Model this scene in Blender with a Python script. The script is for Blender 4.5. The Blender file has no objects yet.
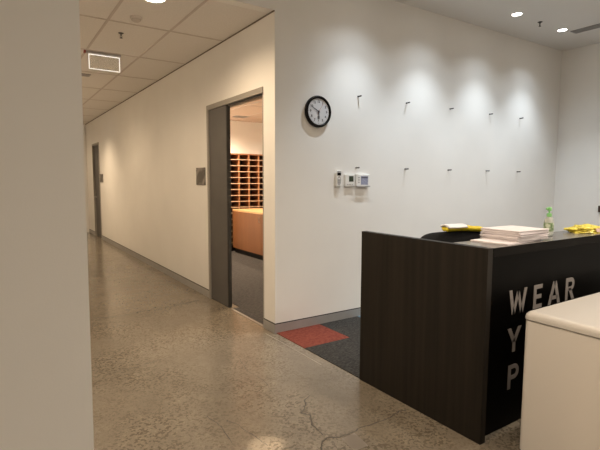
import bpy, bmesh, math, random
from mathutils import Vector, Matrix, noise

random.seed(7)
sc = bpy.context.scene
col = sc.collection

# ------------------------------------------------------------------ camera
F_PX, PITCH, ROLL, YAW = 461.74, 0.0952, 0.0035, 0.5838
cam_d = bpy.data.cameras.new('camera')
cam_d.sensor_width = 36.0
cam_d.lens = F_PX / 600.0 * 36.0
cam_d.clip_start = 0.02
cam = bpy.data.objects.new('camera', cam_d)
col.objects.link(cam)
fw = Vector((math.sin(YAW) * math.cos(PITCH), math.cos(YAW) * math.cos(PITCH), -math.sin(PITCH)))
rt = Vector((math.cos(YAW), -math.sin(YAW), 0))
up = rt.cross(fw)
rt2 = rt * math.cos(ROLL) + up * math.sin(ROLL)
up2 = -rt * math.sin(ROLL) + up * math.cos(ROLL)
m = Matrix((rt2, up2, -fw)).transposed().to_4x4()
m.translation = Vector((-2.1699, -3.7068, 1.45))
cam.matrix_world = m
sc.camera = cam

# ------------------------------------------------------------------ world, exposure, light settings
w = bpy.data.worlds.new('world')
sc.world = w
w.use_nodes = True
w.node_tree.nodes['Background'].inputs[0].default_value = (0.9, 0.85, 0.8, 1)
w.node_tree.nodes['Background'].inputs[1].default_value = 0.0
sc.view_settings.view_transform = 'Standard'
sc.view_settings.look = 'None'
sc.view_settings.exposure = 0.0
sc.view_settings.gamma = 1.0
sc.view_settings.use_curve_mapping = False
sc.cycles.use_denoising = True
sc.cycles.max_bounces = 10
sc.cycles.diffuse_bounces = 6
sc.cycles.sample_clamp_indirect = 6.0

COOL = (0.90, 1.01, 1.10)
WARM = (1.0, 0.82, 0.62)
NEUT = (1.0, 0.91, 0.80)
HALL = (1.0, 0.75, 0.49)
MAIL = (1.0, 0.80, 0.56)
# downlights: x, y, power, colour, spot degrees, blend
WASH_W, WASH_DEG, WASH_BLEND = 100, 85, 1.0
WASHERS = [(0.905, WASH_W * 0.75), (1.905, WASH_W), (2.905, WASH_W), (3.895, WASH_W)]
FILL_LAMPS = [(0.75, -3.30, 58, WARM), (-0.98, -4.70, 60, WARM), (2.50, -2.80, 215, NEUT),  # unseen lobby lamps, added as fill
              (-3.40, -4.70, 35, WARM), (1.40, -5.60, 320, NEUT), (-1.45, -2.44, 178, WARM)]
ACCENT = (-0.99, -1.60, 700, 4.6)         # narrow accent downlight before the hallway mouth
HALL_LAMPS = [(-0.975, 0.325, 100, 165, 0.7), (-1.6, 2.5, 48, 165, 0.7), (-1.6, 5.0, 75, 165, 0.7), (-0.975, 7.35, 165, 130, 1.0), (-1.4, 9.4, 40, 160, 0.7)]  # second and third are hidden lamps, added to even out the wall light
MAIL_LAMPS = [(1.3, 1.7, 110), (2.75, 3.2, 240), (1.1, 4.35, 430)]

D1A, D1B, D1H = 0.215, 1.60, 2.335               # sliding door opening
D2A, D2B, D2H = 8.46, 9.34, 2.37                 # far door
T = 0.12                                         # wall thickness
ZC, ZH, ZM = 3.354, 2.968, 2.70          # lobby, hallway and mail room ceilings

# ------------------------------------------------------------------ materials
def mat(name, rgb, rough=0.6, metal=0.0, coat=0.0, spec=0.5, emit=None, estr=0.0):
    M = bpy.data.materials.new(name)
    M.use_nodes = True
    b = M.node_tree.nodes['Principled BSDF']
    b.inputs['Base Color'].default_value = (*rgb, 1)
    b.inputs['Roughness'].default_value = rough
    b.inputs['Metallic'].default_value = metal
    b.inputs['Coat Weight'].default_value = coat
    b.inputs['Specular IOR Level'].default_value = spec
    if emit:
        b.inputs['Emission Color'].default_value = (*emit, 1)
        b.inputs['Emission Strength'].default_value = estr
    return M

def nodes(M):
    return M.node_tree.nodes, M.node_tree.links, M.node_tree.nodes['Principled BSDF']

def noisy(name, c1, c2, scale=8, rough=0.6, detail=4, stretch=(1, 1, 1), bump=0.0, bscale=None, lo=0.3, hi=0.7, **k):
    """two-tone noise over object coordinates, with an optional bump"""
    M = mat(name, c1, rough, **k)
    N, L, B = nodes(M)
    tc = N.new('ShaderNodeTexCoord')
    mp = N.new('ShaderNodeMapping')
    mp.inputs['Scale'].default_value = stretch
    L.new(tc.outputs['Object'], mp.inputs['Vector'])
    n = N.new('ShaderNodeTexNoise')
    n.inputs['Scale'].default_value = scale
    n.inputs['Detail'].default_value = detail
    L.new(mp.outputs[0], n.inputs['Vector'])
    r = N.new('ShaderNodeValToRGB')
    r.color_ramp.elements[0].color = (*c1, 1)
    r.color_ramp.elements[1].color = (*c2, 1)
    r.color_ramp.elements[0].position = lo
    r.color_ramp.elements[1].position = hi
    L.new(n.outputs['Fac'], r.inputs['Fac'])
    L.new(r.outputs['Color'], B.inputs['Base Color'])
    if bump:
        n2 = N.new('ShaderNodeTexNoise')
        n2.inputs['Scale'].default_value = bscale or scale * 6
        n2.inputs['Detail'].default_value = 3
        L.new(mp.outputs[0], n2.inputs['Vector'])
        bp = N.new('ShaderNodeBump')
        bp.inputs['Strength'].default_value = bump
        bp.inputs['Distance'].default_value = 0.01
        L.new(n2.outputs['Fac'], bp.inputs['Height'])
        L.new(bp.outputs['Normal'], B.inputs['Normal'])
    return M

def concrete():
    M = mat('polished_concrete', (0.3, 0.25, 0.2), 0.25)
    N, L, B = nodes(M)
    tc = N.new('ShaderNodeTexCoord')
    def nz(s, d, rough=0.55):
        n = N.new('ShaderNodeTexNoise')
        n.inputs['Scale'].default_value = s
        n.inputs['Detail'].default_value = d
        n.inputs['Roughness'].default_value = rough
        L.new(tc.outputs['Object'], n.inputs['Vector'])
        return n
    def ramp(src, p0, c0, p1, c1):
        r = N.new('ShaderNodeValToRGB')
        r.color_ramp.elements[0].position = p0
        r.color_ramp.elements[0].color = (*c0, 1)
        r.color_ramp.elements[1].position = p1
        r.color_ramp.elements[1].color = (*c1, 1)
        L.new(src, r.inputs['Fac'])
        return r
    def mix(fac, a, b, mode='MIX'):
        x = N.new('ShaderNodeMix')
        x.data_type = 'RGBA'
        x.blend_type = mode
        if isinstance(fac, float):
            x.inputs['Factor'].default_value = fac
        else:
            L.new(fac, x.inputs['Factor'])
        L.new(a, x.inputs['A'])
        L.new(b, x.inputs['B'])
        return x.outputs['Result']
    big = nz(1.1, 4)
    base = ramp(big.outputs['Fac'], 0.32, (0.18, 0.152, 0.116), 0.68, (0.24, 0.203, 0.157))
    med = nz(7, 6, 0.7)
    medr = ramp(med.outputs['Fac'], 0.35, (0.92, 0.92, 0.92), 0.65, (1.06, 1.06, 1.06))
    c = mix(1.0, base.outputs['Color'], medr.outputs['Color'], 'MULTIPLY')
    # exposed aggregate: dark and light chips, in patches
    v = N.new('ShaderNodeTexVoronoi')
    v.inputs['Scale'].default_value = 78
    L.new(tc.outputs['Object'], v.inputs['Vector'])
    sep = N.new('ShaderNodeSeparateColor')
    L.new(v.outputs['Color'], sep.inputs[0])
    chip = ramp(sep.outputs[0], 0.0, (0.5, 0.5, 0.5), 1.0, (1.2, 1.19, 1.16))
    e = chip.color_ramp
    e.interpolation = 'CONSTANT'
    e.elements[0].color = (0.60, 0.58, 0.55, 1)
    e.elements[1].position = 0.86
    k = e.elements.new(0.30)
    k.color = (1, 1, 1, 1)
    patch = nz(1.7, 3)
    pr = ramp(patch.outputs['Fac'], 0.36, (0.2, 0.2, 0.2), 0.60, (1, 1, 1))
    chipped = mix(1.0, c, chip.outputs['Color'], 'MULTIPLY')
    c = mix(pr.outputs['Color'], c, chipped)
    fine = nz(160, 2)
    fr = ramp(fine.outputs['Fac'], 0.35, (0.78, 0.78, 0.78), 0.65, (1.15, 1.15, 1.15))
    c = mix(0.7, c, mix(1.0, c, fr.outputs['Color'], 'MULTIPLY'))
    L.new(c, B.inputs['Base Color'])
    rr = ramp(med.outputs['Fac'], 0.3, (0.13, 0.13, 0.13), 0.75, (0.27, 0.27, 0.27))
    L.new(rr.outputs['Color'], B.inputs['Roughness'])
    bp = N.new('ShaderNodeBump')
    bp.inputs['Strength'].default_value = 0.02
    bp.inputs['Distance'].default_value = 0.004
    L.new(med.outputs['Fac'], bp.inputs['Height'])
    L.new(bp.outputs['Normal'], B.inputs['Normal'])
    return M

def brushed_art():
    """brushed metal plate with a soft paler abstract swirl"""
    M = mat('brushed_plate', (0.22, 0.2, 0.18), 0.35, metal=0.6)
    N, L, B = nodes(M)
    tc = N.new('ShaderNodeTexCoord')
    wv = N.new('ShaderNodeTexWave')
    wv.inputs['Scale'].default_value = 1.6
    wv.inputs['Distortion'].default_value = 4.0
    wv.inputs['Detail'].default_value = 1.0
    wv.inputs['Detail Scale'].default_value = 2.0
    mp = N.new('ShaderNodeMapping')
    mp.inputs['Rotation'].default_value = (0.7, 0, 0)
    L.new(tc.outputs['Object'], mp.inputs['Vector'])
    L.new(mp.outputs[0], wv.inputs['Vector'])
    wv.bands_direction = 'Z'
    r = N.new('ShaderNodeValToRGB')
    r.color_ramp.elements[0].position = 0.45
    r.color_ramp.elements[0].color = (0.10, 0.09, 0.08, 1)
    r.color_ramp.elements[1].position = 0.9
    r.color_ramp.elements[1].color = (0.26, 0.235, 0.22, 1)
    L.new(wv.outputs['Fac'], r.inputs['Fac'])
    L.new(r.outputs['Color'], B.inputs['Base Color'])
    return M

WALL = noisy('wall_paint', (0.80, 0.785, 0.755), (0.83, 0.815, 0.785), 2.0, 0.75, bump=0.03, bscale=220)
CEIL = mat('ceiling_paint', (0.76, 0.745, 0.72), 0.85)
TILE = noisy('mineral_tile', (0.72, 0.69, 0.66), (0.78, 0.75, 0.72), 60, 0.9)
TBAR = mat('tile_grid_enamel', (0.56, 0.50, 0.47), 0.6)
GAPM = mat('shadow_gap', (0.13, 0.10, 0.075), 0.7)
CONC = concrete()
JOINT = mat('joint_filler', (0.32, 0.275, 0.22), 0.4)
CRACK = mat('crack_dark', (0.05, 0.042, 0.034), 0.8)
PATCH = mat('concrete_patch', (0.165, 0.138, 0.108), 0.35)
CARP = noisy('carpet_charcoal', (0.020, 0.020, 0.019), (0.075, 0.071, 0.066), 40, 0.95, stretch=(1, 2.2, 1), bump=0.5, bscale=300, spec=0.1)
CARPR = noisy('carpet_red', (0.15, 0.038, 0.027), (0.24, 0.068, 0.048), 40, 0.95, bump=0.5, bscale=300, spec=0.1)
CARPB = noisy('carpet_blue', (0.10, 0.17, 0.22), (0.17, 0.26, 0.33), 40, 0.95, bump=0.5, bscale=300, spec=0.1)
CARPM = noisy('carpet_grey', (0.032, 0.029, 0.028), (0.085, 0.077, 0.074), 26, 0.95, stretch=(1, 2.5, 1), bump=0.5, bscale=260, spec=0.1)
ALU = noisy('aluminium_skirting', (0.36, 0.35, 0.34), (0.41, 0.40, 0.39), 6, 0.4, metal=0.3)
SKIRTSHADE = mat('skirting_shade', (0.02, 0.018, 0.016), 0.6)
FRAME = mat('frame_enamel', (0.30, 0.28, 0.25), 0.45)
PANEL = noisy('door_laminate', (0.085, 0.080, 0.074), (0.10, 0.094, 0.087), 3, 0.5)
EDGE = mat('door_edge_black', (0.015, 0.013, 0.012), 0.5)
STEEL = mat('steel', (0.5, 0.48, 0.46), 0.35, metal=0.9)
DARKM = mat('dark_metal', (0.06, 0.055, 0.05), 0.45, metal=0.4)
WHITEP = mat('white_plastic', (0.78, 0.78, 0.76), 0.4)
GREYP = mat('grey_plastic', (0.42, 0.41, 0.41), 0.45)
LCDG = mat('lcd_green', (0.045, 0.06, 0.04), 0.25)
LCDB = noisy('lcd_blue', (0.22, 0.24, 0.36), (0.42, 0.44, 0.55), 90, 0.25)
BLACKP = mat('black_plastic', (0.006, 0.005, 0.0045), 0.4, spec=0.15)
FACEW = mat('clock_paper', (0.62, 0.63, 0.66), 0.6)
INK = mat('ink', (0.04, 0.04, 0.05), 0.6)
REDP = mat('red_plastic', (0.35, 0.09, 0.06), 0.5)
LENS = mat('lamp_lens', (0.9, 0.9, 0.9), 0.5, emit=(1.0, 0.95, 0.88), estr=14)
EXITE = mat('sign_lit_edge', (0.9, 0.9, 0.9), 0.5, emit=(1.0, 0.96, 0.88), estr=1.0)
WENGE = noisy('dark_woodgrain', (0.006, 0.0045, 0.003), (0.018, 0.0135, 0.009), 26, 0.5, detail=5, stretch=(1, 1, 0.03), spec=0.25)
DTOP = noisy('dark_laminate_top', (0.16, 0.15, 0.14), (0.19, 0.18, 0.168), 14, 0.22)
DFRONT = mat('black_front', (0.0015, 0.0012, 0.001), 0.4, spec=0.05)
LETTER = mat('letter_grey', (0.27, 0.24, 0.22), 0.5)
EDGEB = mat('counter_edge_dark', (0.005, 0.004, 0.0032), 0.5, spec=0.08)
SOLID = mat('white_solid_surface', (0.62, 0.585, 0.54), 0.28)
SOLIDB = mat('white_laminate_body', (0.74, 0.69, 0.63), 0.30)
SEAM = mat('seam_shadow', (0.30, 0.26, 0.22), 0.7)
PAPER = noisy('paper_pinkish', (0.74, 0.69, 0.70), (0.82, 0.77, 0.78), 12, 0.8)
FABRIC = noisy('black_mesh_fabric', (0.006, 0.006, 0.007), (0.014, 0.014, 0.015), 200, 0.8, spec=0.2)
YELLOW = noisy('hi_vis_yellow', (0.70, 0.53, 0.012), (0.80, 0.66, 0.03), 30, 0.6)
VESTW = noisy('reflective_white', (0.72, 0.73, 0.76), (0.84, 0.84, 0.86), 30, 0.5)
CRUMP = noisy('crumpled_yellow', (0.42, 0.33, 0.03), (0.85, 0.72, 0.10), 45, 0.4, lo=0.35, hi=0.6)
PINKL = mat('pink_paper', (0.65, 0.45, 0.40), 0.7)
BOTTLE = mat('bottle_plastic', (0.78, 0.80, 0.74), 0.2)
BOTTLE.node_tree.nodes['Principled BSDF'].inputs['Transmission Weight'].default_value = 0.45
GLABEL = noisy('green_label', (0.16, 0.26, 0.11), (0.66, 0.72, 0.58), 55, 0.4, lo=0.4, hi=0.6)
GREEN = mat('green_pump', (0.25, 0.60, 0.22), 0.4)
BEECH = noisy('orange_veneer', (0.140, 0.049, 0.013), (0.165, 0.060, 0.017), 9, 0.5, stretch=(1, 1, 0.12))
BEECHT = noisy('pale_veneer', (0.50, 0.28, 0.13), (0.56, 0.32, 0.15), 9, 0.4)
MAILW = noisy('mail_wood', (0.235, 0.092, 0.034), (0.28, 0.112, 0.043), 12, 0.5)
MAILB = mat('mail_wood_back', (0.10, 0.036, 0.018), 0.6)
SHELFE = mat('shelf_edge', (0.42, 0.28, 0.19), 0.5)
BROWN = mat('dark_brown_wood', (0.05, 0.025, 0.015), 0.5)
ACRYL = mat('sign_acrylic', (0.8, 0.77, 0.68), 0.3, emit=(1.0, 0.9, 0.68), estr=0.04)
ACRYL.node_tree.nodes['Principled BSDF'].inputs['Alpha'].default_value = 0.3
ART = brushed_art()

# ------------------------------------------------------------------ mesh helpers
class MB:
    def __init__(s):
        s.bm = bmesh.new()
    def box(s, x0, x1, y0, y1, z0, z1, mi=0):
        v = [s.bm.verts.new((x, y, z)) for x in (x0, x1) for y in (y0, y1) for z in (z0, z1)]
        for f in ((0, 1, 3, 2), (4, 6, 7, 5), (0, 4, 5, 1), (2, 3, 7, 6), (0, 2, 6, 4), (1, 5, 7, 3)):
            fc = s.bm.faces.new([v[i] for i in f])
            fc.material_index = mi
        return s
    def loft(s, rings, closed=True, cap=True, mi=0):
        R = [[s.bm.verts.new(p) for p in r] for r in rings]
        n = len(R[0])
        for a, b in zip(R[:-1], R[1:]):
            for i in range(n if closed else n - 1):
                j = (i + 1) % n
                f = s.bm.faces.new((a[i], a[j], b[j], b[i]))
                f.material_index = mi
        if cap and closed:
            for r, fl in ((R[0], True), (R[-1], False)):
                f = s.bm.faces.new(list(reversed(r)) if fl else r)
                f.material_index = mi
        return s
    def lathe(s, prof, seg=24, c=(0, 0, 0), axis='z', mi=0):
        rings = []
        for r, h in prof:
            ring = []
            for i in range(seg):
                a = 2 * math.pi * i / seg
                u, v = max(r, 1e-4) * math.cos(a), max(r, 1e-4) * math.sin(a)
                p = {'z': (u, v, h), 'y': (u, -h, v), 'x': (-h, u, v)}[axis]
                ring.append((c[0] + p[0], c[1] + p[1], c[2] + p[2]))
            rings.append(ring)
        return s.loft(rings, mi=mi)
    def tube(s, pts, r, seg=8, mi=0):
        pts = [Vector(p) for p in pts]
        rings = []
        for i, p in enumerate(pts):
            t = (pts[min(i + 1, len(pts) - 1)] - pts[max(i - 1, 0)]).normalized()
            a = t.cross(Vector((0, 0, 1)))
            if a.length < 1e-3:
                a = Vector((1, 0, 0))
            a.normalize()
            b = t.cross(a)
            rings.append([tuple(p + r * (math.cos(2 * math.pi * k / seg) * a + math.sin(2 * math.pi * k / seg) * b)) for k in range(seg)])
        return s.loft(rings, mi=mi)
    def prism(s, poly, fn, d0, d1, mi=0):
        """poly: 2-D points; fn(u, v, d) -> 3-D point"""
        return s.loft([[fn(u, v, d0) for u, v in poly], [fn(u, v, d1) for u, v in poly]], mi=mi)
    def build(s, name, mats, parent=None, bevel=0, seg=2, smooth=False, subsurf=0):
        bmesh.ops.recalc_face_normals(s.bm, faces=s.bm.faces[:])
        me = bpy.data.meshes.new(name)
        s.bm.to_mesh(me)
        s.bm.free()
        for M in (mats if isinstance(mats, (list, tuple)) else [mats]):
            me.materials.append(M)
        o = bpy.data.objects.new(name, me)
        col.objects.link(o)
        if parent:
            o.parent = parent
        if smooth:
            for p in me.polygons:
                p.use_smooth = True
        if bevel:
            b = o.modifiers.new('bevel', 'BEVEL')
            b.width = bevel
            b.segments = seg
            b.limit_method = 'ANGLE'
        if subsurf:
            b = o.modifiers.new('subsurf', 'SUBSURF')
            b.levels = b.render_levels = subsurf
        return o

def tag(o, label, cat, group=None):
    o['label'] = label
    o['category'] = cat
    if group:
        o['group'] = group
    return o

def thing(name, label, cat, loc=(0, 0, 0), rz=0, group=None):
    o = bpy.data.objects.new(name, None)
    col.objects.link(o)
    o.location = loc
    o.rotation_euler = (0, 0, rz)
    o.empty_display_size = 0.1
    return tag(o, label, cat, group)

def struct(o, label=None, cat=None):
    o['kind'] = 'structure'
    if label:
        o['label'] = label
        o['category'] = cat
    return o

def copy_tree(o, parent=None):
    c = o.copy()
    col.objects.link(c)
    if parent:
        c.parent = parent
    for ch in list(o.children):
        copy_tree(ch, c)
    return c

# ------------------------------------------------------------------ structure
XW, XR, YE, YB = -1.985, 4.87, 10.25, -7.0      # hallway left wall, right wall, hallway end, back of lobby

fl = struct(MB().box(-5.0, XR, YB, YE, -0.06, 0.0).build('floor', CONC),
            'polished speckled concrete floor of the lobby and hallway', 'floor')

bm = MB()
nx, ny = 10, 5
for i in range(nx):
    for j in range(ny):
        x0, x1 = 0.012 + i * 0.5, 0.012 + (i + 1) * 0.5
        y1, y0 = -0.008 - j * 0.48, -0.008 - (j + 1) * 0.48
        x1, y0 = min(x1, XR - 0.01), max(y0, -2.17)
        mi = 1 if (i, j) == (0, 0) else 2 if (i, j) in ((2, 0), (5, 2), (7, 1)) else 1 if (i, j) in ((4, 3), (8, 2)) else 0
        bm.box(x0, x1, y0, y1, 0.0, 0.006, mi)
struct(bm.build('floor_carpet', [CARP, CARPR, CARPB]),
       'charcoal carpet tiles with one red and one blue tile behind the desk', 'carpet')
struct(MB().box(0.03, T, D1A + 0.021, 1.0, 0, 0.005).box(T, 3.6, 0.125, 5.25, 0.0, 0.006).build('floor_mailroom', CARPM),
       'dark grey carpet of the room seen through the doorway', 'carpet')

# pale joint strips in the concrete
struct(MB().box(-0.080, -0.073, -0.85, 0.05, 0.0, 0.0008).build('trim_1', JOINT), 'pale joint line in the concrete along the carpet', 'joint')
struct(MB().box(0.0, 0.03, 0.225, 1.0, 0.0, 0.003).build('trim_2', PATCH), 'pale threshold strip in the sliding door opening', 'threshold')

# cracks and scratches in the polished concrete
cracks = [
    [(-1.55, 1.50), (-1.384, 1.484), (-1.25, 1.42), (-1.111, 1.394), (-0.95, 1.43), (-0.777, 1.454), (-0.5, 1.47), (-0.294, 1.52), (-0.1, 1.60)],
    [(-0.446, -1.228), (-0.52, -1.27), (-0.548, -1.33), (-0.63, -1.40), (-0.60, -1.45), (-0.657, -1.554), (-0.671, -1.712)],
    [(-0.77, -1.80), (-0.72, -1.74), (-0.671, -1.715), (-0.60, -1.748), (-0.513, -1.753), (-0.44, -1.735), (-0.367, -1.743), (-0.208, -1.749), (-0.10, -1.72), (-0.041, -1.739)],
    [(-1.64, 0.02), (-1.597, -0.007), (-1.492, -0.097), (-1.38, -0.10), (-1.284, -0.096), (-1.117, -0.059), (-0.95, -0.02)],
    [(-1.06, -1.22), (-1.027, -1.313), (-1.0, -1.5), (-0.985, -1.625)],
    [(-1.15, -1.10), (-1.129, -1.178), (-1.12, -1.3), (-1.137, -1.503)],
    [(-0.56, -0.35), (-0.62, -0.62), (-0.60, -0.9), (-0.66, -1.1)],
]
bm = MB()
for ci, pl in enumerate(cracks):
    pts = []
    for a, b in zip(pl[:-1], pl[1:]):
        for k in range(5):
            t = k / 5
            p = Vector((a[0] + (b[0] - a[0]) * t, a[1] + (b[1] - a[1]) * t, 0))
            p += Vector((random.uniform(-1, 1), random.uniform(-1, 1), 0)) * 0.005
            pts.append(p)
    wd = [0.013, 0.0075, 0.008, 0.006, 0.004, 0.004, 0.003][ci]
    for a, b in zip(pts[:-1], pts[1:]):
        n = (b - a).cross(Vector((0, 0, 1))).normalized() * wd * random.uniform(0.3, 0.6)
        q = [bm.bm.verts.new((v.x, v.y, 0.0007)) for v in (a - n, b - n, b + n, a + n)]
        bm.bm.faces.new(q)
bm.build('floor_cracks', CRACK, fl)
bm = MB()
q = [bm.bm.verts.new((x, y, 0.0005)) for x, y in ((-0.60, -1.765), (-0.50, -1.76), (-0.52, -1.90), (-0.62, -1.90))]
bm.bm.faces.new(q)
bm.build('repair_patch', PATCH, fl)

# walls
hall = MB()
for y0, y1, z0, z1 in ((0, D1A, 0, ZC), (D1A, D1B, D1H, ZC), (D1B, D2A, 0, ZC), (D2A, D2B, D2H, ZC), (D2B, YE, 0, ZC)):
    hall.box(0, T, y0, y1, z0, z1)
struct(hall.build('wall_hallway', WALL), 'long cream hallway wall with two doors', 'wall')
struct(MB().box(T, XR, 0, T, 0, ZC).build('wall_back', WALL), 'white washed wall with the clock, hooks and controls', 'wall')
struct(MB().box(XR, XR + T, YB, T, 0, ZC).build('wall_right', WALL), 'plain off-white wall at the far right', 'wall')
lw = MB()
for z0, z1 in ((0, ZC),):
    pl = [(-5.0, -2.5), (XW, -2.5), (XW, YE), (XW - T, YE), (XW - T, -2.38), (-5.0, -2.38)]
    lw.loft([[(x, y, z0) for x, y in pl], [(x, y, z1) for x, y in pl]])
wl = lw.build('wall_left', WALL)
for v in wl.data.vertices:                       # this corner stands a hair out of plumb
    if v.co.y < -2.4 and v.co.x > -3:
        v.co.x += (1.45 - v.co.z) * -0.0065 - 0.003
struct(wl, 'blank beige wall end close to the camera at left', 'wall')
struct(MB().box(-5.12, -5.0, YB, -2.38, 0, ZC).build('wall_west', WALL))
struct(MB().box(-5.12, XR + T, YB - T, YB, 0, ZC).build('wall_south', WALL))
struct(MB().box(XW, 0, YE, YE + T, 0, ZC).build('wall_end', WALL), 'wall closing the far end of the hallway', 'wall')
struct(MB().box(XW, 0, 0, 0.10, ZH, ZC).build('wall_bulkhead', WALL), 'bulkhead over the mouth of the hallway', 'bulkhead')
# mail room shell
mr = MB()
mr.box(T, 3.72, 5.256, 5.376, 0, 2.9)
mr.box(3.6, 3.72, T, 5.256, 0, 2.9)
struct(mr.build('wall_mailroom', WALL), 'cream wall of the room behind the sliding door', 'wall')

# ceilings
struct(MB().box(-5.0, XR, YB, 0.0, ZC, ZC + 0.06).build('ceiling', CEIL), 'plain white plaster lobby ceiling', 'ceiling')
struct(MB().box(XW, 0, 0.10, YE, ZH, ZH + 0.03).build('ceiling_hallway', TILE), 'tiled hallway ceiling', 'ceiling')
g = MB()
for x in (-1.19, -0.595):
    g.box(x - 0.012, x + 0.012, 0.0, YE, ZH - 0.004, ZH)
for k in range(9):
    y = 1.10 + 1.2 * k
    if y < YE:
        g.box(XW, -0.02, y - 0.012, y + 0.012, ZH - 0.0045, ZH)
struct(g.build('ceiling_grid', TBAR), 'grid bars between the hallway ceiling tiles', 'ceiling')
struct(MB().box(-0.009, 0.0, 0.0, YE, ZH - 0.009, ZH).build('trim_3', GAPM), 'dark shadow line where the hallway wall meets the ceiling', 'trim')
struct(MB().box(T, 3.6, T, 5.256, ZM, ZM + 0.04).build('ceiling_mailroom', mat('mailroom_tile_bounce', (0.54, 0.44, 0.37), 0.9)), 'ceiling of the room behind the sliding door', 'ceiling')  # orange bounce off the furniture is tinted into this ceiling colour
g = MB()
for x in (0.8, 1.4, 2.0, 2.6, 3.2):
    g.box(x - 0.012, x + 0.012, T, 5.256, ZM - 0.004, ZM)
for y in (0.9, 2.1, 3.3, 4.5):
    g.box(T, 3.6, y - 0.012, y + 0.012, ZM - 0.0045, ZM)
struct(g.build('ceiling_grid', TBAR), 'grid bars of the ceiling behind the sliding door', 'ceiling')

# skirtings (aluminium, with the shadow line above painted as a dark strip)
def skirt(name, segs, label):
    b = MB()
    for x0, x1, y0, y1 in segs:
        b.box(x0, x1, y0, y1, 0, 0.089, 0)
        b.box(x0, x1, y0, y1, 0.089, 0.096, 1)
    struct(b.build(name, [ALU, SKIRTSHADE]), label, 'skirting')
skirt('baseboard_hallway', [(-0.008, 0, -0.008, D1A), (-0.008, 0, D1B, D2A), (-0.008, 0, D2B, YE)], 'brushed metal skirting along the hallway wall')
skirt('baseboard_back', [(0, XR, -0.008, 0)], 'brushed metal skirting under the wall with the clock')
skirt('baseboard_right', [(XR - 0.008, XR, YB, -0.008)], 'brushed metal skirting along the right wall')
skirt('baseboard_left', [(XW, XW + 0.008, -2.48, YE)], 'metal skirting along the left hallway wall')

# ------------------------------------------------------------------ doors
d = struct(thing('door_1', 'sliding grey door standing half open to the mail room', 'door', (0, 0, 0)))
b = MB()
b.box(-0.012, T + 0.012, D1B - 0.045, D1B, 0, D1H)             # far jamb
b.box(-0.012, T + 0.012, D1A, D1B - 0.045, D1H - 0.055, D1H)   # head
b.box(0.0, T, D1A, D1A + 0.02, 0, D1H - 0.055)                 # near jamb liner
b.build('door_frame', FRAME, d)
p = MB().box(0.004, 0.044, 1.075, D1B - 0.046, 0.012, D1H - 0.056).build('door_panel', PANEL, d)
MB().box(0.003, 0.045, 1.055, 1.075, 0.012, D1H - 0.056).build('edge_strip', EDGE, p)
MB().box(0.008, 0.040, 1.06, D1B - 0.047, 0.0, 0.0115).build('floor_guide', EDGE, d)
MB().box(0.012, 0.036, D1A + 0.02, 1.02, D1H - 0.075, D1H - 0.055).build('track', DARKM, d)

d = struct(thing('door_2', 'closed grey door far down the hallway', 'door', (0, 0, 0)))
b = MB()
b.box(-0.012, T, D2A, D2A + 0.05, 0, D2H)
b.box(-0.012, T, D2B - 0.05, D2B, 0, D2H)
b.box(-0.012, T, D2A + 0.05, D2B - 0.05, D2H - 0.05, D2H)
b.build('door_frame', FRAME, d)
p = MB().box(0.035, 0.075, D2A + 0.051, D2B - 0.051, 0.006, D2H - 0.051).build('door_panel', PANEL, d)
hb = MB()
hb.lathe([(0.026, 0.0), (0.026, 0.008)], 16, (0.035, 9.22, 1.02), 'x')
hb.tube([(0.03, 9.22, 1.02), (-0.015, 9.22, 1.02), (-0.02, 9.21, 1.02), (-0.02, 9.11, 1.02)], 0.009)
hb.build('handle', STEEL, p)

# ------------------------------------------------------------------ lamps
def downlight(x, y, zc, power, color, deg, blend, r, label, group, aim=None, soft=0.007, wide=0):
    t = thing('downlight', label, 'ceiling light', (x, y, zc), 0, group)
    MB().lathe([(r, 0.0), (r + 0.012, 0.0), (r + 0.012, -0.006), (r, -0.006), (r - 0.004, -0.002)], 32).build('trim_ring', WHITEP, t)
    MB().lathe([(r - 0.004, -0.0005), (r - 0.004, -0.004)], 32).build('lens', LENS, t, smooth=False)
    ld = bpy.data.lights.new('spot', 'SPOT')
    ld.energy = power
    ld.color = color
    ld.spot_size = math.radians(deg)
    ld.spot_blend = blend
    ld.shadow_soft_size = soft
    lo = bpy.data.objects.new('lamp_beam', ld)
    col.objects.link(lo)
    lo.parent = t
    lo.location = (0, 0, -0.05)
    if aim:
        lo.rotation_euler = aim
    if wide:                                     # the weak wide spill of a narrow-beam fitting
        l2 = ld.copy()
        l2.energy = wide
        l2.spot_size = math.radians(124)
        l2.spot_blend = 1.0
        o2 = bpy.data.objects.new('lamp_spill', l2)
        col.objects.link(o2)
        o2.parent = t
        o2.location = (0, 0, -0.05)
    return t

wash_labels = ['round downlight over the clock side of the back wall', 'second round downlight of the row washing the back wall',
               'round lit ceiling downlight left of the lobby sprinkler', 'round lit ceiling downlight between the sprinkler and the slot vent']
for (x, pw), lb in zip(WASHERS, wash_labels):
    downlight(x, -0.5, ZC, pw, COOL, WASH_DEG, WASH_BLEND, 0.055, lb, 'downlights along the back wall', wide=20)
for k, (x, y, pw, lc) in enumerate(FILL_LAMPS):
    lb = ['added lobby fill downlight over the white counter', 'added lobby fill downlight behind the viewer',
          'added lobby fill downlight beyond the white counter', 'added lobby fill downlight in the left corner', 'added lobby fill downlight near the rear wall', 'added lobby fill downlight by the beige wall end'][k]
    downlight(x, y, ZC, pw, lc, 150, 0.8, 0.055, lb, 'lobby downlights', soft=0.06)
downlight(ACCENT[0], ACCENT[1], ZC, ACCENT[2], WARM, ACCENT[3], 1.0, 0.045, 'narrow accent downlight before the hallway mouth', 'lobby downlights', soft=0.02)
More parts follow.
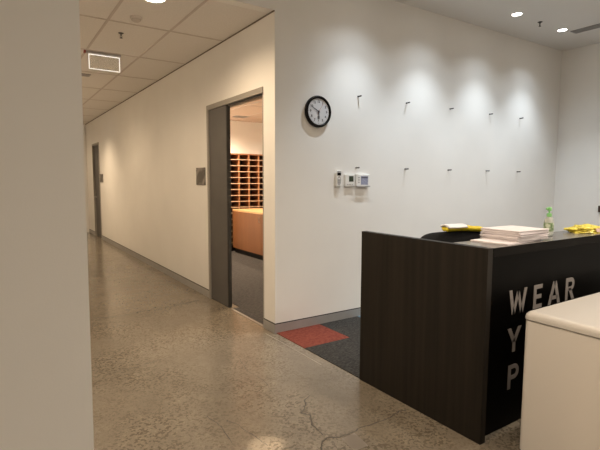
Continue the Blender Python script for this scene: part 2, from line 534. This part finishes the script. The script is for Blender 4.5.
for k, (x, y, pw, dg, bl) in enumerate(HALL_LAMPS):
    lb = ['large round hallway downlight nearest the camera, cut by the top of the frame', 'added hidden hallway downlight by the left wall before the vent', 'added hidden hallway downlight past the vent',
          'hallway downlight short of the far door', 'hallway downlight at the far end'][k]
    downlight(x, y, ZH, pw, HALL, dg, bl, 0.088, lb, 'hallway downlights', soft=0.1)
for k, (x, y, pw) in enumerate(MAIL_LAMPS):
    lb = ['mail room downlight by the doorway', 'mail room downlight over the bench', 'mail room downlight before the pigeonholes'][k]
    downlight(x, y, ZM, pw, MAIL, 165, 0.6, 0.09, lb, 'mail room downlights', soft=0.1)

# ------------------------------------------------------------------ ceiling fittings
def sprinkler(x, y, zc, label):
    t = thing('fire_sprinkler', label, 'sprinkler', (x, y, zc))
    t.scale = (0.8, 0.8, 0.8)
    MB().lathe([(0.034, 0.0), (0.034, -0.004), (0.018, -0.012), (0.012, -0.012)], 20).build('rosette', DARKM, t, smooth=False)
    b = MB()
    b.tube([(0, 0, -0.01), (0, 0, -0.03)], 0.009)
    b.tube([(0.008, 0, -0.03), (0.015, 0, -0.045), (0.004, 0, -0.062)], 0.003)
    b.tube([(-0.008, 0, -0.03), (-0.015, 0, -0.045), (-0.004, 0, -0.062)], 0.003)
    b.tube([(0, 0, -0.03), (0, 0, -0.06)], 0.004)
    b.build('nozzle', DARKM, t)
    MB().lathe([(0.006, -0.060), (0.018, -0.062), (0.018, -0.065), (0.004, -0.066)], 16).build('deflector', DARKM, t)
sprinkler(-0.995, 1.447, ZH, 'small dark sprinkler on the hallway ceiling before the exit sign')
sprinkler(3.382, -0.501, ZC, 'small dark sprinkler on the lobby ceiling between two downlights')

t = thing('smoke_detector', 'round beige smoke detector on the hallway ceiling tile', 'smoke detector', (-0.986, 0.876, ZH))
MB().lathe([(0.055, 0.0), (0.055, -0.016), (0.05, -0.02)], 28).build('base', mat('detector_base', (0.62, 0.57, 0.53), 0.5), t)
MB().lathe([(0.044, -0.02), (0.042, -0.034), (0.026, -0.044), (0.0, -0.045)], 28).build('sensor_dome', mat('detector_plastic', (0.55, 0.50, 0.46), 0.5), t)

def vent(name, label, x0, x1, y0, y1, zc, slats, along):
    t = thing(name, label, 'air vent', ((x0 + x1) / 2, (y0 + y1) / 2, zc))
    hx, hy = (x1 - x0) / 2, (y1 - y0) / 2
    MB().box(-hx, hx, -hy, hy, -0.004, 0.0).build('backing', BLACKP, t)
    f = MB()
    e = 0.012
    f.box(-hx, hx, -hy, -hy + e, -0.010, -0.004); f.box(-hx, hx, hy - e, hy, -0.010, -0.004)
    f.box(-hx, -hx + e, -hy + e, hy - e, -0.010, -0.004); f.box(hx - e, hx, -hy + e, hy - e, -0.010, -0.004)
    f.build('frame', GREYP, t)
    for k in range(slats):
        if along == 'y':
            c = -hx + e + (k + 1) * (2 * hx - 2 * e) / (slats + 1)
            MB().box(c - 0.004, c + 0.004, -hy + e, hy - e, -0.010, -0.004).build('slat', GREYP, t)
        else:
            c = -hy + e + (k + 1) * (2 * hy - 2 * e) / (slats + 1)
            MB().box(-hx + e, hx - e, c - 0.004, c + 0.004, -0.010, -0.004).build('slat', GREYP, t)
vent('slot_vent', 'long dark slot vent in the lobby ceiling at the top right', 4.03, 4.165, -1.75, -0.53, ZC, 3, 'y')
vent('ceiling_vent', 'small dark vent in the hallway ceiling beyond the exit sign', -1.12, -0.925, 3.66, 3.80, ZH, 3, 'x')
vent('ceiling_vent', 'dark vent in the ceiling seen through the doorway', 1.80, 2.06, 4.50, 4.72, ZM, 4, 'x')

# exit sign: clear plate with bright lit edges under a ceiling bar
t = thing('exit_sign', 'clear hanging sign plate with bright white lit edges under the hallway ceiling', 'sign', (-0.99, 2.35, ZH))
MB().box(-0.205, 0.185, -0.03, 0.03, -0.026, 0.0).build('housing', GREYP, t, bevel=0.004)
MB().box(-0.225, -0.205, -0.028, 0.028, -0.03, 0.0).build('end_cap', REDP, t, bevel=0.003)
MB().box(-0.169, 0.169, -0.004, 0.004, -0.199, -0.039).build('plate', ACRYL, t)
e = MB()
e.box(-0.1745, -0.169, -0.005, 0.005, -0.2045, -0.0335); e.box(0.169, 0.1745, -0.005, 0.005, -0.2045, -0.0335)
e.box(-0.169, 0.169, -0.005, 0.005, -0.2045, -0.199); e.box(-0.169, 0.169, -0.005, 0.005, -0.039, -0.0335)
e.build('lit_edge', EXITE, t)
for x in (-0.12, 0.12):
    MB().tube([(x, 0, -0.026), (x, 0, -0.034)], 0.005).build('bracket', STEEL, t)

# ------------------------------------------------------------------ wall plates in the hallway
def plate(y0, y1, z0, z1, label):
    t = thing('sign_plate', label, 'sign', (0, (y0 + y1) / 2, (z0 + z1) / 2))
    hy, hz = (y1 - y0) / 2, (z1 - z0) / 2
    MB().box(-0.010, -0.0005, -hy, hy, -hz, hz).build('plate', ART, t, bevel=0.002)
    for s in (-1, 1):
        MB().lathe([(0.006, 0.010), (0.006, 0.013), (0.003, 0.014)], 10, (0, s * (hy - 0.018), hz - 0.018), 'x').build('fixing', STEEL, t)
plate(1.68, 1.975, 1.395, 1.61, 'square brushed grey sign plate on the wall beside the half open sliding door')
plate(8.06, 8.40, 1.40, 1.60, 'small grey sign plate on the wall beside the far hallway door')

# ------------------------------------------------------------------ clock
t = thing('wall_clock', 'round black rimmed wall clock with a pale face', 'clock', (0.472, 0, 2.115))
R = 0.15
MB().lathe([(R - 0.012, 0.0), (R, 0.006), (R, 0.028), (R - 0.006, 0.036), (R - 0.018, 0.037), (R - 0.026, 0.031), (R - 0.026, 0.024), (0.02, 0.022)], 56, axis='y').build('rim', BLACKP, t, smooth=False, bevel=0.002)
MB().lathe([(R - 0.027, 0.0225), (R - 0.027, 0.026)], 56, axis='y').build('face', FACEW, t)
nb = MB()
for k in range(60):
    a = math.radians(90 - k * 6)
    L0, L1, ww = (0.108, 0.117, 0.0016) if k % 5 == 0 else (0.112, 0.116, 0.0007)
    u, n = Vector((math.cos(a), 0, math.sin(a))), Vector((-math.sin(a), 0, math.cos(a)))
    pts = [u * L0 - n * ww, u * L1 - n * ww, u * L1 + n * ww, u * L0 + n * ww]
    nb.loft([[(q.x, -0.0262, q.z) for q in pts], [(q.x, -0.0268, q.z) for q in pts]])
nb.build('minute_track', INK, t)

def text_mesh(txt, size, name, M, parent, loc, rot, ext=0.0004, off=0.0):
    cu = bpy.data.curves.new(name, 'FONT')
    cu.body = txt
    cu.size = size
    cu.align_x = 'CENTER'
    cu.align_y = 'CENTER'
    cu.extrude = ext
    cu.offset = off
    tmp = bpy.data.objects.new('tmp_text', cu)
    me = bpy.data.meshes.new_from_object(tmp)
    bpy.data.objects.remove(tmp)
    me.materials.clear()
    me.materials.append(M)
    o = bpy.data.objects.new(name, me)
    col.objects.link(o)
    o.parent = parent
    o.location = loc
    o.rotation_euler = rot
    return o
for k in range(1, 13):
    a = math.radians(90 - k * 30)
    text_mesh(str(k), 0.030, 'numeral', INK, t, (0.093 * math.cos(a), -0.0265, 0.093 * math.sin(a)), (math.pi / 2, 0, 0), off=0.0012)

def hand(name, ang, L, back, wd, M, dy):
    a = math.radians(90 - ang)
    u, n = Vector((math.cos(a), 0, math.sin(a))), Vector((-math.sin(a), 0, math.cos(a)))
    pts = [u * -back - n * wd, u * L * 0.9 - n * wd * 0.8, u * L, u * L * 0.9 + n * wd * 0.8, u * -back + n * wd]
    MB().loft([[(q.x, dy, q.z) for q in pts], [(q.x, dy - 0.0012, q.z) for q in pts]]).build(name, M, t)
hand('hour_hand', 175, 0.056, 0.012, 0.0050, INK, -0.028)
hand('minute_hand', 296, 0.092, 0.016, 0.0036, INK, -0.0305)
hand('second_hand', 32, 0.10, 0.022, 0.0011, REDP, -0.033)
MB().lathe([(0.007, 0.0265), (0.007, 0.035), (0.0, 0.036)], 16, axis='y').build('hub', INK, t)
# small dark maker's mark below the centre, too small to read
mk = MB()
mk.box(-0.011, -0.001, -0.0268, -0.0262, -0.062, -0.044); mk.box(0.002, 0.012, -0.0268, -0.0262, -0.062, -0.044)
mk.box(-0.012, 0.013, -0.0268, -0.0262, -0.070, -0.065)
mk.build('emblem', INK, t)

# ------------------------------------------------------------------ controls under the clock
t = thing('remote_control', 'slim white remote control in its wall holder, leftmost under the clock', 'remote control', (0.728, 0, 1.475))
MB().box(-0.034, 0.034, -0.014, -0.0005, -0.088, 0.055).build('holder', WHITEP, t, bevel=0.004)
bd = MB().box(-0.031, 0.031, -0.030, -0.0145, -0.080, 0.085).build('body', WHITEP, t, bevel=0.006, seg=3)
MB().box(-0.022, 0.022, -0.0312, -0.0302, 0.060, 0.074).build('top_band', GREYP, bd)
MB().box(-0.023, 0.023, -0.0318, -0.0302, 0.030, 0.058).build('screen', BLACKP, bd)
ov = MB()
ov.prism([(0.023 * math.cos(2 * math.pi * k / 28), -0.022 + 0.046 * math.sin(2 * math.pi * k / 28)) for k in range(28)], lambda u, v, q: (u, q, v), -0.0302, -0.0312)
ov.build('keypad', GREYP, bd)
MB().box(-0.012, 0.012, -0.0325, -0.0313, -0.004, 0.008).build('button', WHITEP, bd)
for x in (-0.009, 0.009):
    for z in (-0.02, -0.038):
        MB().box(x - 0.005, x + 0.005, -0.0322, -0.0313, z - 0.005, z + 0.005).build('button', mat('button_grey', (0.3, 0.3, 0.3), 0.5), bd)

t = thing('thermostat', 'small white thermostat with a dark green display, middle of the three controls', 'thermostat', (0.876, 0, 1.456))
MB().box(-0.060, 0.060, -0.024, -0.0005, -0.062, 0.062).build('case', WHITEP, t, bevel=0.005, seg=3)
MB().box(-0.014, 0.044, -0.0255, -0.0242, -0.012, 0.045).build('display', LCDG, t)
for x in (-0.03, 0.0, 0.03):
    MB().box(x - 0.010, x + 0.010, -0.0262, -0.0243, -0.045, -0.036).build('button', GREYP, t)

t = thing('control_panel', 'white wall control panel with a pale blue screen, rightmost of the three controls', 'control panel', (1.045, 0, 1.458))
MB().box(-0.088, 0.090, -0.028, -0.0005, -0.060, 0.064).build('case', WHITEP, t, bevel=0.006, seg=3)
sb = MB().box(-0.028, 0.070, -0.0296, -0.0282, -0.046, 0.044).build('screen', LCDB, t)
MB().box(-0.022, 0.064, -0.0303, -0.0297, 0.022, 0.038).build('title_bar', mat('lcd_dark', (0.10, 0.10, 0.14), 0.3), sb)
MB().box(-0.090, 0.094, -0.040, -0.0285, -0.066, -0.056).build('flap', GREYP, t, bevel=0.002)
for z in (0.028, 0.004, -0.020):
    MB().box(-0.066, -0.044, -0.0296, -0.0282, z - 0.006, z + 0.006).build('button', GREYP, t)

# ------------------------------------------------------------------ hooks on the back wall
def make_hook(label):
    t = thing('wall_hook', label, 'hook', (0, 0, 0), 0, 'dark hooks on the back wall')
    MB().lathe([(0.009, 0.0), (0.009, 0.003), (0.005, 0.006)], 14, axis='y').build('base', DARKM, t)
    MB().tube([(0, -0.003, 0), (0, -0.030, 0.0), (0, -0.050, 0.001)], 0.0068, 10).build('peg', DARKM, t)
    return t
order = ['leftmost', 'second from left', 'middle', 'second from right', 'rightmost']
pts = [(x, 2.312, 'upper', i) for i, x in enumerate((0.985, 1.684, 2.42, 3.19, 3.875))] + \
      [(x, 1.587, 'lower', i) for i, x in enumerate((0.973, 1.689, 2.422, 3.171, 3.869))]
hook = None
for x, z, row, i in pts:
    extra = ', above the control panel' if (row == 'lower' and i == 0) else ''
    lb = '%s dark metal hook of the %s row on the back wall%s' % (order[i], row, extra)
    if hook is None:
        hook = h = make_hook(lb)
    else:
        h = copy_tree(hook)
        h['label'] = lb
    h.location = (x, 0, z)

# ------------------------------------------------------------------ reception desk
HD, YF, YBK, XD = 1.095, -2.235, -1.97, 2.75
desk = thing('reception_desk', 'tall dark woodgrain reception desk with grey lettering on its black front', 'desk', (0, -2.0, 0))
def dk(b, name, M, parent=None, **k):
    for v in b.bm.verts:
        v.co.y += 2.0
    return b.build(name, M, parent or desk, **k)
dk(MB().box(0.0, 0.044, YF + 0.001, -1.22, 0.0, HD), 'side_panel', WENGE, bevel=0.0012)
dk(MB().box(XD, XD + 0.044, YF + 0.001, YBK, 0.0, HD), 'side_panel', WENGE, bevel=0.0012)
ct = dk(MB().box(0.0445, XD - 0.0005, YF, YBK, HD - 0.05, HD), 'countertop', [DTOP, EDGEB], bevel=0.0015)
for f in ct.data.polygons:
    if abs(f.normal.z) < 0.5:
        f.material_index = 1
fp = dk(MB().box(0.0445, XD - 0.0005, -2.193, -2.165, 0.0, HD - 0.0505), 'front_panel', DFRONT)
dk(MB().box(0.0445, XD - 0.0005, -2.164, -2.0, 0.70, 0.73), 'inner_shelf', WENGE)

# lettering: strokes built as prisms standing 4 mm off the black front
SW = 0.030
def stroke(b, a, c, wd=SW, cut=True):
    """parallelogram stroke between two points with flat (horizontal) ends when steep, else square ends"""
    (x0, z0), (x1, z1) = a, c
    if abs(z1 - z0) > abs(x1 - x0) * 0.8:
        h = wd / 2 * math.hypot(x1 - x0, z1 - z0) / abs(z1 - z0)
        poly = [(x0 - h, z0), (x0 + h, z0), (x1 + h, z1), (x1 - h, z1)]
    else:
        poly = [(x0, z0 - wd / 2), (x1, z1 - wd / 2), (x1, z1 + wd / 2), (x0, z0 + wd / 2)]
    b.prism(poly, lambda u, v, q: (u, q, v), -2.1932, -2.1948)
def bowl(b, x0, x1, z0, z1, wd=SW):
    """half-round bowl open on its left at x0"""
    r = (z1 - z0) / 2
    zc = (z0 + z1) / 2
    xs = x1 - r
    out, inn = [(x0, z1)], [(x0, z1 - wd)]
    n = 14
    for k in range(n + 1):
        a = math.pi / 2 - math.pi * k / n
        out.append((xs + r * math.cos(a), zc + r * math.sin(a)))
        inn.append((xs + (r - wd) * math.cos(a), zc + (r - wd) * math.sin(a)))
    out.append((x0, z0)); inn.append((x0, z0 + wd))
    for k in range(len(out) - 1):
        b.prism([out[k], out[k + 1], inn[k + 1], inn[k]], lambda u, v, q: (u, q, v), -2.1932, -2.1948)
def letter(ch, x0, x1, z0, z1):
    b = MB()
    h = SW / 2
    xm, zm = (x0 + x1) / 2, (z0 + z1) / 2
    if ch == 'W':
        q = (x1 - x0) / 4
        hs = h * 0.95
        stroke(b, (x0 + hs, z1), (x0 + q + 0.004, z0), SW * 0.95); stroke(b, (xm, z1 - 0.01), (x0 + q + 0.004, z0), SW * 0.85)
        stroke(b, (xm, z1 - 0.01), (x1 - q - 0.004, z0), SW * 0.85); stroke(b, (x1 - hs, z1), (x1 - q - 0.004, z0), SW * 0.95)
    elif ch == 'E':
        stroke(b, (x0 + h, z0), (x0 + h, z1))
        for z in (z0 + h * 0.85, zm, z1 - h * 0.85):
            stroke(b, (x0 + SW, z), (x1 - (0.008 if z == zm else 0), z), SW * 0.85)
    elif ch == 'A':
        stroke(b, (x0 + h, z0), (xm - 0.003, z1)); stroke(b, (x1 - h, z0), (xm + 0.003, z1))
        stroke(b, (x0 + 0.035, z0 + 0.042), (x1 - 0.035, z0 + 0.042), SW * 0.8)
    elif ch == 'R':
        stroke(b, (x0 + h, z0), (x0 + h, z1))
        bowl(b, x0 + SW, x1 - 0.006, zm - 0.012, z1, SW * 0.88)
        stroke(b, (x1 - h - 0.001, z0), (x0 + 0.052, zm + 0.004))
    elif ch == 'Y':
        stroke(b, (xm, z0), (xm, z0 + (z1 - z0) * 0.42))
        stroke(b, (xm, z0 + (z1 - z0) * 0.40), (x0 + h, z1)); stroke(b, (xm, z0 + (z1 - z0) * 0.40), (x1 - h, z1))
    elif ch == 'P':
        stroke(b, (x0 + h, z0), (x0 + h, z1))
        bowl(b, x0 + SW, x1, zm - 0.018, z1, SW * 0.88)
    o = dk(b, 'letter', LETTER, fp)
for args in (('W', 0.276, 0.458, 0.676, 0.824), ('E', 0.531, 0.626, 0.676, 0.824), ('A', 0.698, 0.842, 0.676, 0.824), ('R', 0.906, 1.022, 0.676, 0.824),
             ('Y', 0.278, 0.414, 0.449, 0.597), ('P', 0.300, 0.410, 0.224, 0.372)):
    letter(*args)

# ------------------------------------------------------------------ white counter in front
t = thing('white_counter', 'low white counter block with a rounded top edge, before the dark desk', 'counter', (0.140, -2.362, 0))
def rrect(x0, x1, y0, y1, r, n=6):
    out = []
    for cx, cy, a0 in ((x1 - r, y1 - r, 0), (x0 + r, y1 - r, 90), (x0 + r, y0 + r, 180), (x1 - r, y0 + r, 270)):
        for k in range(n + 1):
            a = math.radians(a0 + 90 * k / n)
            out.append((cx + r * math.cos(a), cy + r * math.sin(a)))
    return out
CX, CY = 1.75, -1.05
rings = []
for ins, z in ((0.008, 0.7255), (0.0, 0.7275)) + tuple((0.03 - 0.03 * math.cos(math.radians(a)), 0.739 + 0.03 * math.sin(math.radians(a))) for a in (0, 15, 30, 45, 60, 75, 90)):
    rings.append([(x, y, z) for x, y in rrect(ins, CX - ins, CY + ins, 0.0 - ins, 0.03)])
MB().loft(rings).build('counter_top', SOLID, t, smooth=False)
MB().loft([[(x, y, z) for x, y in rrect(0.006, CX - 0.006, CY + 0.006, -0.006, 0.02)] for z in (0.0, 0.721)]).build('body', SOLIDB, t)
MB().loft([[(x, y, z) for x, y in rrect(0.012, CX - 0.012, CY + 0.012, -0.012, 0.02)] for z in (0.7212, 0.7253)]).build('shadow_gap', SEAM, t)

# ------------------------------------------------------------------ things on the desk
def pile(name, label, x, y, z, lx, ly, n, th, rz, jit, grp='paper piles on the desk', curl=0.0):
    """n thin folded sheets, each slightly out of line, as one pile"""
    b = MB()
    for k in range(n):
        dx, dy, da = random.uniform(-jit, jit), random.uniform(-jit, jit), random.uniform(-0.012, 0.012)
        c, s = math.cos(da), math.sin(da)
        z0, z1 = k * th, (k + 1) * th - 0.0003
        seg = 10
        rings = []
        for i in range(seg + 1):
            u = -lx / 2 + lx * i / seg
            lift = curl * math.sin(math.pi * i / seg) * (k + 1) / n
            ring = []
            for v, zz in ((-ly / 2, z0), (ly / 2, z0), (ly / 2, z1), (-ly / 2, z1)):
                px, py = u + dx, v + dy
                ring.append((px * c - py * s, px * s + py * c, zz + lift))
            rings.append(ring)
        b.loft(rings)
    o = b.build(name, PAPER, bevel=0.0008, seg=1)
    o.location = (x, y, z)
    o.rotation_euler = (0, 0, rz)
    tag(o, label, 'paper', grp)
    return o
pile('paper_pile', 'thin flat pile of pale paper at the desk corner, lowest, sticking out to the left', 0.385, -2.088, HD + 0.0005, 0.37, 0.235, 3, 0.0026, 0.06, 0.002)
pile('paper_pile', 'thick pale paper bundle at the bottom of the stack, on the flat pile', 0.475, -2.085, HD + 0.0090, 0.300, 0.25, 8, 0.0034, -0.035, 0.006)
pile('paper_pile', 'pale paper bundle in the middle of the stack', 0.480, -2.085, HD + 0.0368, 0.305, 0.25, 6, 0.0034, 0.03, 0.007)
pile('paper_pile', 'topmost pale paper bundle of the stack on the desk', 0.478, -2.083, HD + 0.0578, 0.305, 0.255, 4, 0.0034, -0.02, 0.004)

# pump bottle
t = thing('pump_bottle', 'small clear pump bottle with a green pump top, right of the paper stack', 'bottle', (0.862, -2.085, HD + 0.0005))
MB().lathe([(0.024, 0.0), (0.029, 0.004), (0.030, 0.02), (0.030, 0.085), (0.027, 0.105), (0.017, 0.122), (0.012, 0.126), (0.012, 0.132)], 28).build('body', BOTTLE, t, smooth=True)
MB().lathe([(0.0302, 0.030), (0.0306, 0.031), (0.0306, 0.086), (0.0302, 0.087)], 28).build('label', GLABEL, t, smooth=True)
MB().lathe([(0.0135, 0.126), (0.0155, 0.128), (0.0155, 0.146), (0.010, 0.149), (0.006, 0.15)], 20).build('collar', GREEN, t)
pb = MB()
pb.lathe([(0.005, 0.149), (0.005, 0.168)], 12)
pb.lathe([(0.012, 0.166), (0.014, 0.168), (0.014, 0.184), (0.009, 0.189), (0.002, 0.19)], 16)
pb.tube([(0, 0, 0.182), (-0.018, 0.003, 0.183), (-0.027, 0.005, 0.180), (-0.030, 0.0055, 0.175)], 0.0040)
pb.build('pump_head', GREEN, t)

# crumpled yellow packet at the right
def crumple(name, M, sx, sy, sz, seed, parent=None, amp=0.35):
    b = bmesh.new()
    bmesh.ops.create_icosphere(b, subdivisions=5, radius=1.0)
    for v in b.verts:
        p = v.co.copy()
        n = noise.noise(p * 1.7 + Vector((seed, 0, 0))) * amp + noise.noise(p * 4.1 + Vector((0, seed, 0))) * amp * 0.55
        n += abs(noise.noise(p * 7.5 + Vector((0, 0, seed)))) * amp * 0.45
        p *= 1 + n
        z = max(p.z, -0.35) + 0.35
        v.co = Vector((p.x * sx, p.y * sy, z * sz))
    m_ = MB()
    m_.bm.free()
    m_.bm = b
    return m_.build(name, M, parent, smooth=True)
t = thing('yellow_packet', 'crumpled bright yellow plastic packet lying at the right of the dark desk', 'packet', (1.335, -2.10, HD + 0.0005), -0.12)
crumple('wrap', CRUMP, 0.165, 0.085, 0.034, 3.3, t)
lb = MB()
for a in range(8):
    pass
lb.loft([[(-0.035, -0.098, 0.010), (0.020, -0.100, 0.008), (0.022, -0.092, 0.032), (-0.033, -0.088, 0.034)],
         [(-0.035, -0.094, 0.009), (0.020, -0.096, 0.007), (0.022, -0.088, 0.031), (-0.033, -0.084, 0.033)]])
lb.build('label', PINKL, t)

# ------------------------------------------------------------------ office chair behind the desk, with a vest over its back
A, B = Vector((0.075, -1.655, 0)), Vector((0.63, -1.765, 0))
mid = (A + B) / 2
ang = math.atan2(B.y - A.y, B.x - A.x)
wid = (B - A).length
t = thing('office_chair', 'black office chair whose rounded back rises behind the dark desk', 'chair', (mid.x, mid.y, 0), ang)
ZT = 1.119
def top_of(u):
    return ZT - (1 - max(0.0, 1 - abs(u) ** 5.0) ** 0.5) * 0.06
prof = []
rings = []
n = 22
for i in range(n + 1):
    u = -1 + 2 * i / n
    x = u * wid / 2
    top = top_of(u)
    bot = 0.66 + abs(u) ** 3 * 0.08
    bow = 0.035 * (u * u)
    rings.append([(x, -0.022 - bow, bot), (x, 0.022 - bow, bot), (x, 0.024 - bow, (bot + top) / 2), (x, 0.014 - bow, top - 0.012), (x, 0.0 - bow, top),
                  (x, -0.014 - bow, top - 0.012), (x, -0.024 - bow, (bot + top) / 2)])
MB().loft(rings).build('backrest', FABRIC, t, smooth=True)
se = MB()
se.loft([[(x, y + 0.27, z) for x, y in rrect(-0.24 + i, 0.24 - i, -0.22 + i, 0.22 - i, 0.09)] for i, z in ((0.02, 0.46), (0, 0.475), (0, 0.51), (0.02, 0.53))])
se.build('seat', FABRIC, t, smooth=True)
MB().tube([(0, 0.10, 0.45), (0, -0.03, 0.48), (0, -0.045, 0.60), (0, -0.035, 0.80)], 0.02).build('back_support', BLACKP, t)
MB().lathe([(0.025, 0.10), (0.025, 0.28), (0.016, 0.28), (0.016, 0.46)], 16, (0, 0.25, 0)).build('gas_column', DARKM, t)
for k in range(5):
    a = math.radians(90 + 72 * k)
    c, s = math.cos(a), math.sin(a)
    lg = MB().tube([(0.02 * c, 0.25 + 0.02 * s, 0.115), (0.27 * c, 0.25 + 0.27 * s, 0.075)], 0.018).build('leg', BLACKP, t)
    MB().lathe([(0.024, -0.018), (0.026, -0.014), (0.026, 0.014), (0.024, 0.018)], 16, (0.275 * c, 0.25 + 0.275 * s, 0.026), 'y').build('castor', BLACKP, lg)

v = thing('hi_vis_vest', 'folded bright yellow and white hi vis vest draped over the black chair back', 'vest', (mid.x, mid.y, 0), ang)
def drape(name, u0, u1, M, gap, th, front, back, wob, seed, k0=0):
    """cloth laid over the chair's rounded top: an outer and an inner skin between u0 and u1 of its width"""
    b = MB()
    n = 22
    rings = []
    for i in range(n + 1):
        u = u0 + (u1 - u0) * i / n
        x, zt, bow = u * wid / 2, top_of(u), 0.035 * u * u
        skin = []
        for off in (gap + th, gap):
            r = 0.026 + off
            path = [(-r, zt - 0.02 - front + front * k / 4) for k in range(4)] if k0 == 0 else []
            path += [(-r * math.cos(math.pi * k / 8), zt - 0.02 + (0.02 + off) * math.sin(math.pi * k / 8)) for k in range(k0, 9 - k0)]
            skin.append(path)
        ring = []
        for k, path in enumerate(skin):
            pts_ = path if k == 0 else list(reversed(path))
            for j, (y, z) in enumerate(pts_):
                jj = j if k == 0 else len(path) - 1 - j
                w_ = (noise.noise(Vector((x * 20 + seed, jj * 0.5, seed))) * 0.5 + 0.5) * wob if k == 0 else 0
                hem = noise.noise(Vector((x * 9, seed, 3.0))) * 0.008
                ring.append((x, y - bow + (w_ if y > 0 else -w_), z + w_ + (hem if jj in (0, len(path) - 1) else 0)))
        rings.append(ring)
    b.loft(rings)
    return b.build(name, M, v, smooth=True, subsurf=1)
drape('yellow_fabric', -0.19, 0.86, YELLOW, 0.004, 0.028, 0, 0, 0.012, 2.0, k0=2)
drape('white_band', -0.20, 0.36, VESTW, 0.039, 0.011, 0, 0, 0.003, 5.0, k0=2)

# ------------------------------------------------------------------ right wall, at the frame's edge
t = thing('wall_plaque', 'small dark brown wooden plaque on the right wall, cut by the frame edge', 'plaque', (XR, -0.87, 1.075))
MB().box(-0.03, -0.0005, -0.24, 0.24, -0.045, 0.045).build('board', BROWN, t, bevel=0.004)

# ------------------------------------------------------------------ mail room
ph = thing('pigeonhole_unit', 'tall orange wooden pigeonhole unit against the mail room wall', 'pigeonholes', (2.4, 5.08, 0))
PX0, PX1, PY0, PY1, PZ1 = -0.85, 1.1, -0.18, 0.165, 2.0
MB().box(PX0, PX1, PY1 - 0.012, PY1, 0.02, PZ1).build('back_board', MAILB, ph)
cols = []
x = 2.022 - 2.4
step = 0.2275
xs = [x + step * k for k in range(-2, 7)]
for xx in xs[1:-1]:
    if PX0 < xx < PX1:
        MB().box(xx - 0.012, xx + 0.012, PY0, PY1 - 0.012, 0.14, PZ1 - 0.022).build('divider', MAILW, ph)
MB().box(PX0, PX0 + 0.02, PY0, PY1 - 0.012, 0.0, PZ1).build('side_panel', MAILW, ph)
MB().box(PX1 - 0.02, PX1, PY0, PY1 - 0.012, 0.0, PZ1).build('side_panel', MAILW, ph)
MB().box(PX0 + 0.02, PX1 - 0.02, PY0, PY1 - 0.012, PZ1 - 0.022, PZ1).build('top_panel', MAILW, ph)
z = 1.878
while z > 0.15:
    s_ = MB().box(PX0 + 0.02, PX1 - 0.02, PY0 - 0.002, PY1 - 0.012, z - 0.007, z + 0.007)
    o = s_.build('shelf', [MAILW, SHELFE], ph)
    for f in o.data.polygons:
        if f.normal.y < -0.9:
            f.material_index = 1
    z -= 0.1215
MB().box(PX0 + 0.02, PX1 - 0.02, PY0 + 0.03, PY1 - 0.03, 0.0, 0.12).build('plinth', BLACKP, ph)

bn = thing('bench_cabinet', 'orange wood bench cabinet with a pale top and black kickboard in the mail room', 'cabinet', (1.82, 3.6, 0))
YL0, YL1, WD = -1.5, 1.19, 0.75
MB().box(0.012, WD - 0.012, YL0 + 0.012, YL1 - 0.012, 0.10, 0.845).build('carcass', BEECH, bn)
MB().box(-0.008, WD, YL0, YL1, 0.846, 0.88).build('worktop', BEECHT, bn, bevel=0.002)
MB().box(0.03, WD - 0.03, YL0 + 0.03, YL1 - 0.03, 0.0, 0.0995).build('kickboard', BLACKP, bn)
ys = [YL1 - 0.004, -0.02, -0.75, YL0 + 0.004]
for y1, y0 in zip(ys[:-1], ys[1:]):
    dd = MB().box(-0.006, 0.0115, y0 + 0.002, y1 - 0.002, 0.105, 0.842).build('door', BEECH, bn)
    MB().tube([(-0.006, y0 + 0.07, 0.70), (-0.03, y0 + 0.07, 0.705), (-0.03, y0 + 0.07, 0.775), (-0.006, y0 + 0.07, 0.78)], 0.005).build('handle', STEEL, dd)
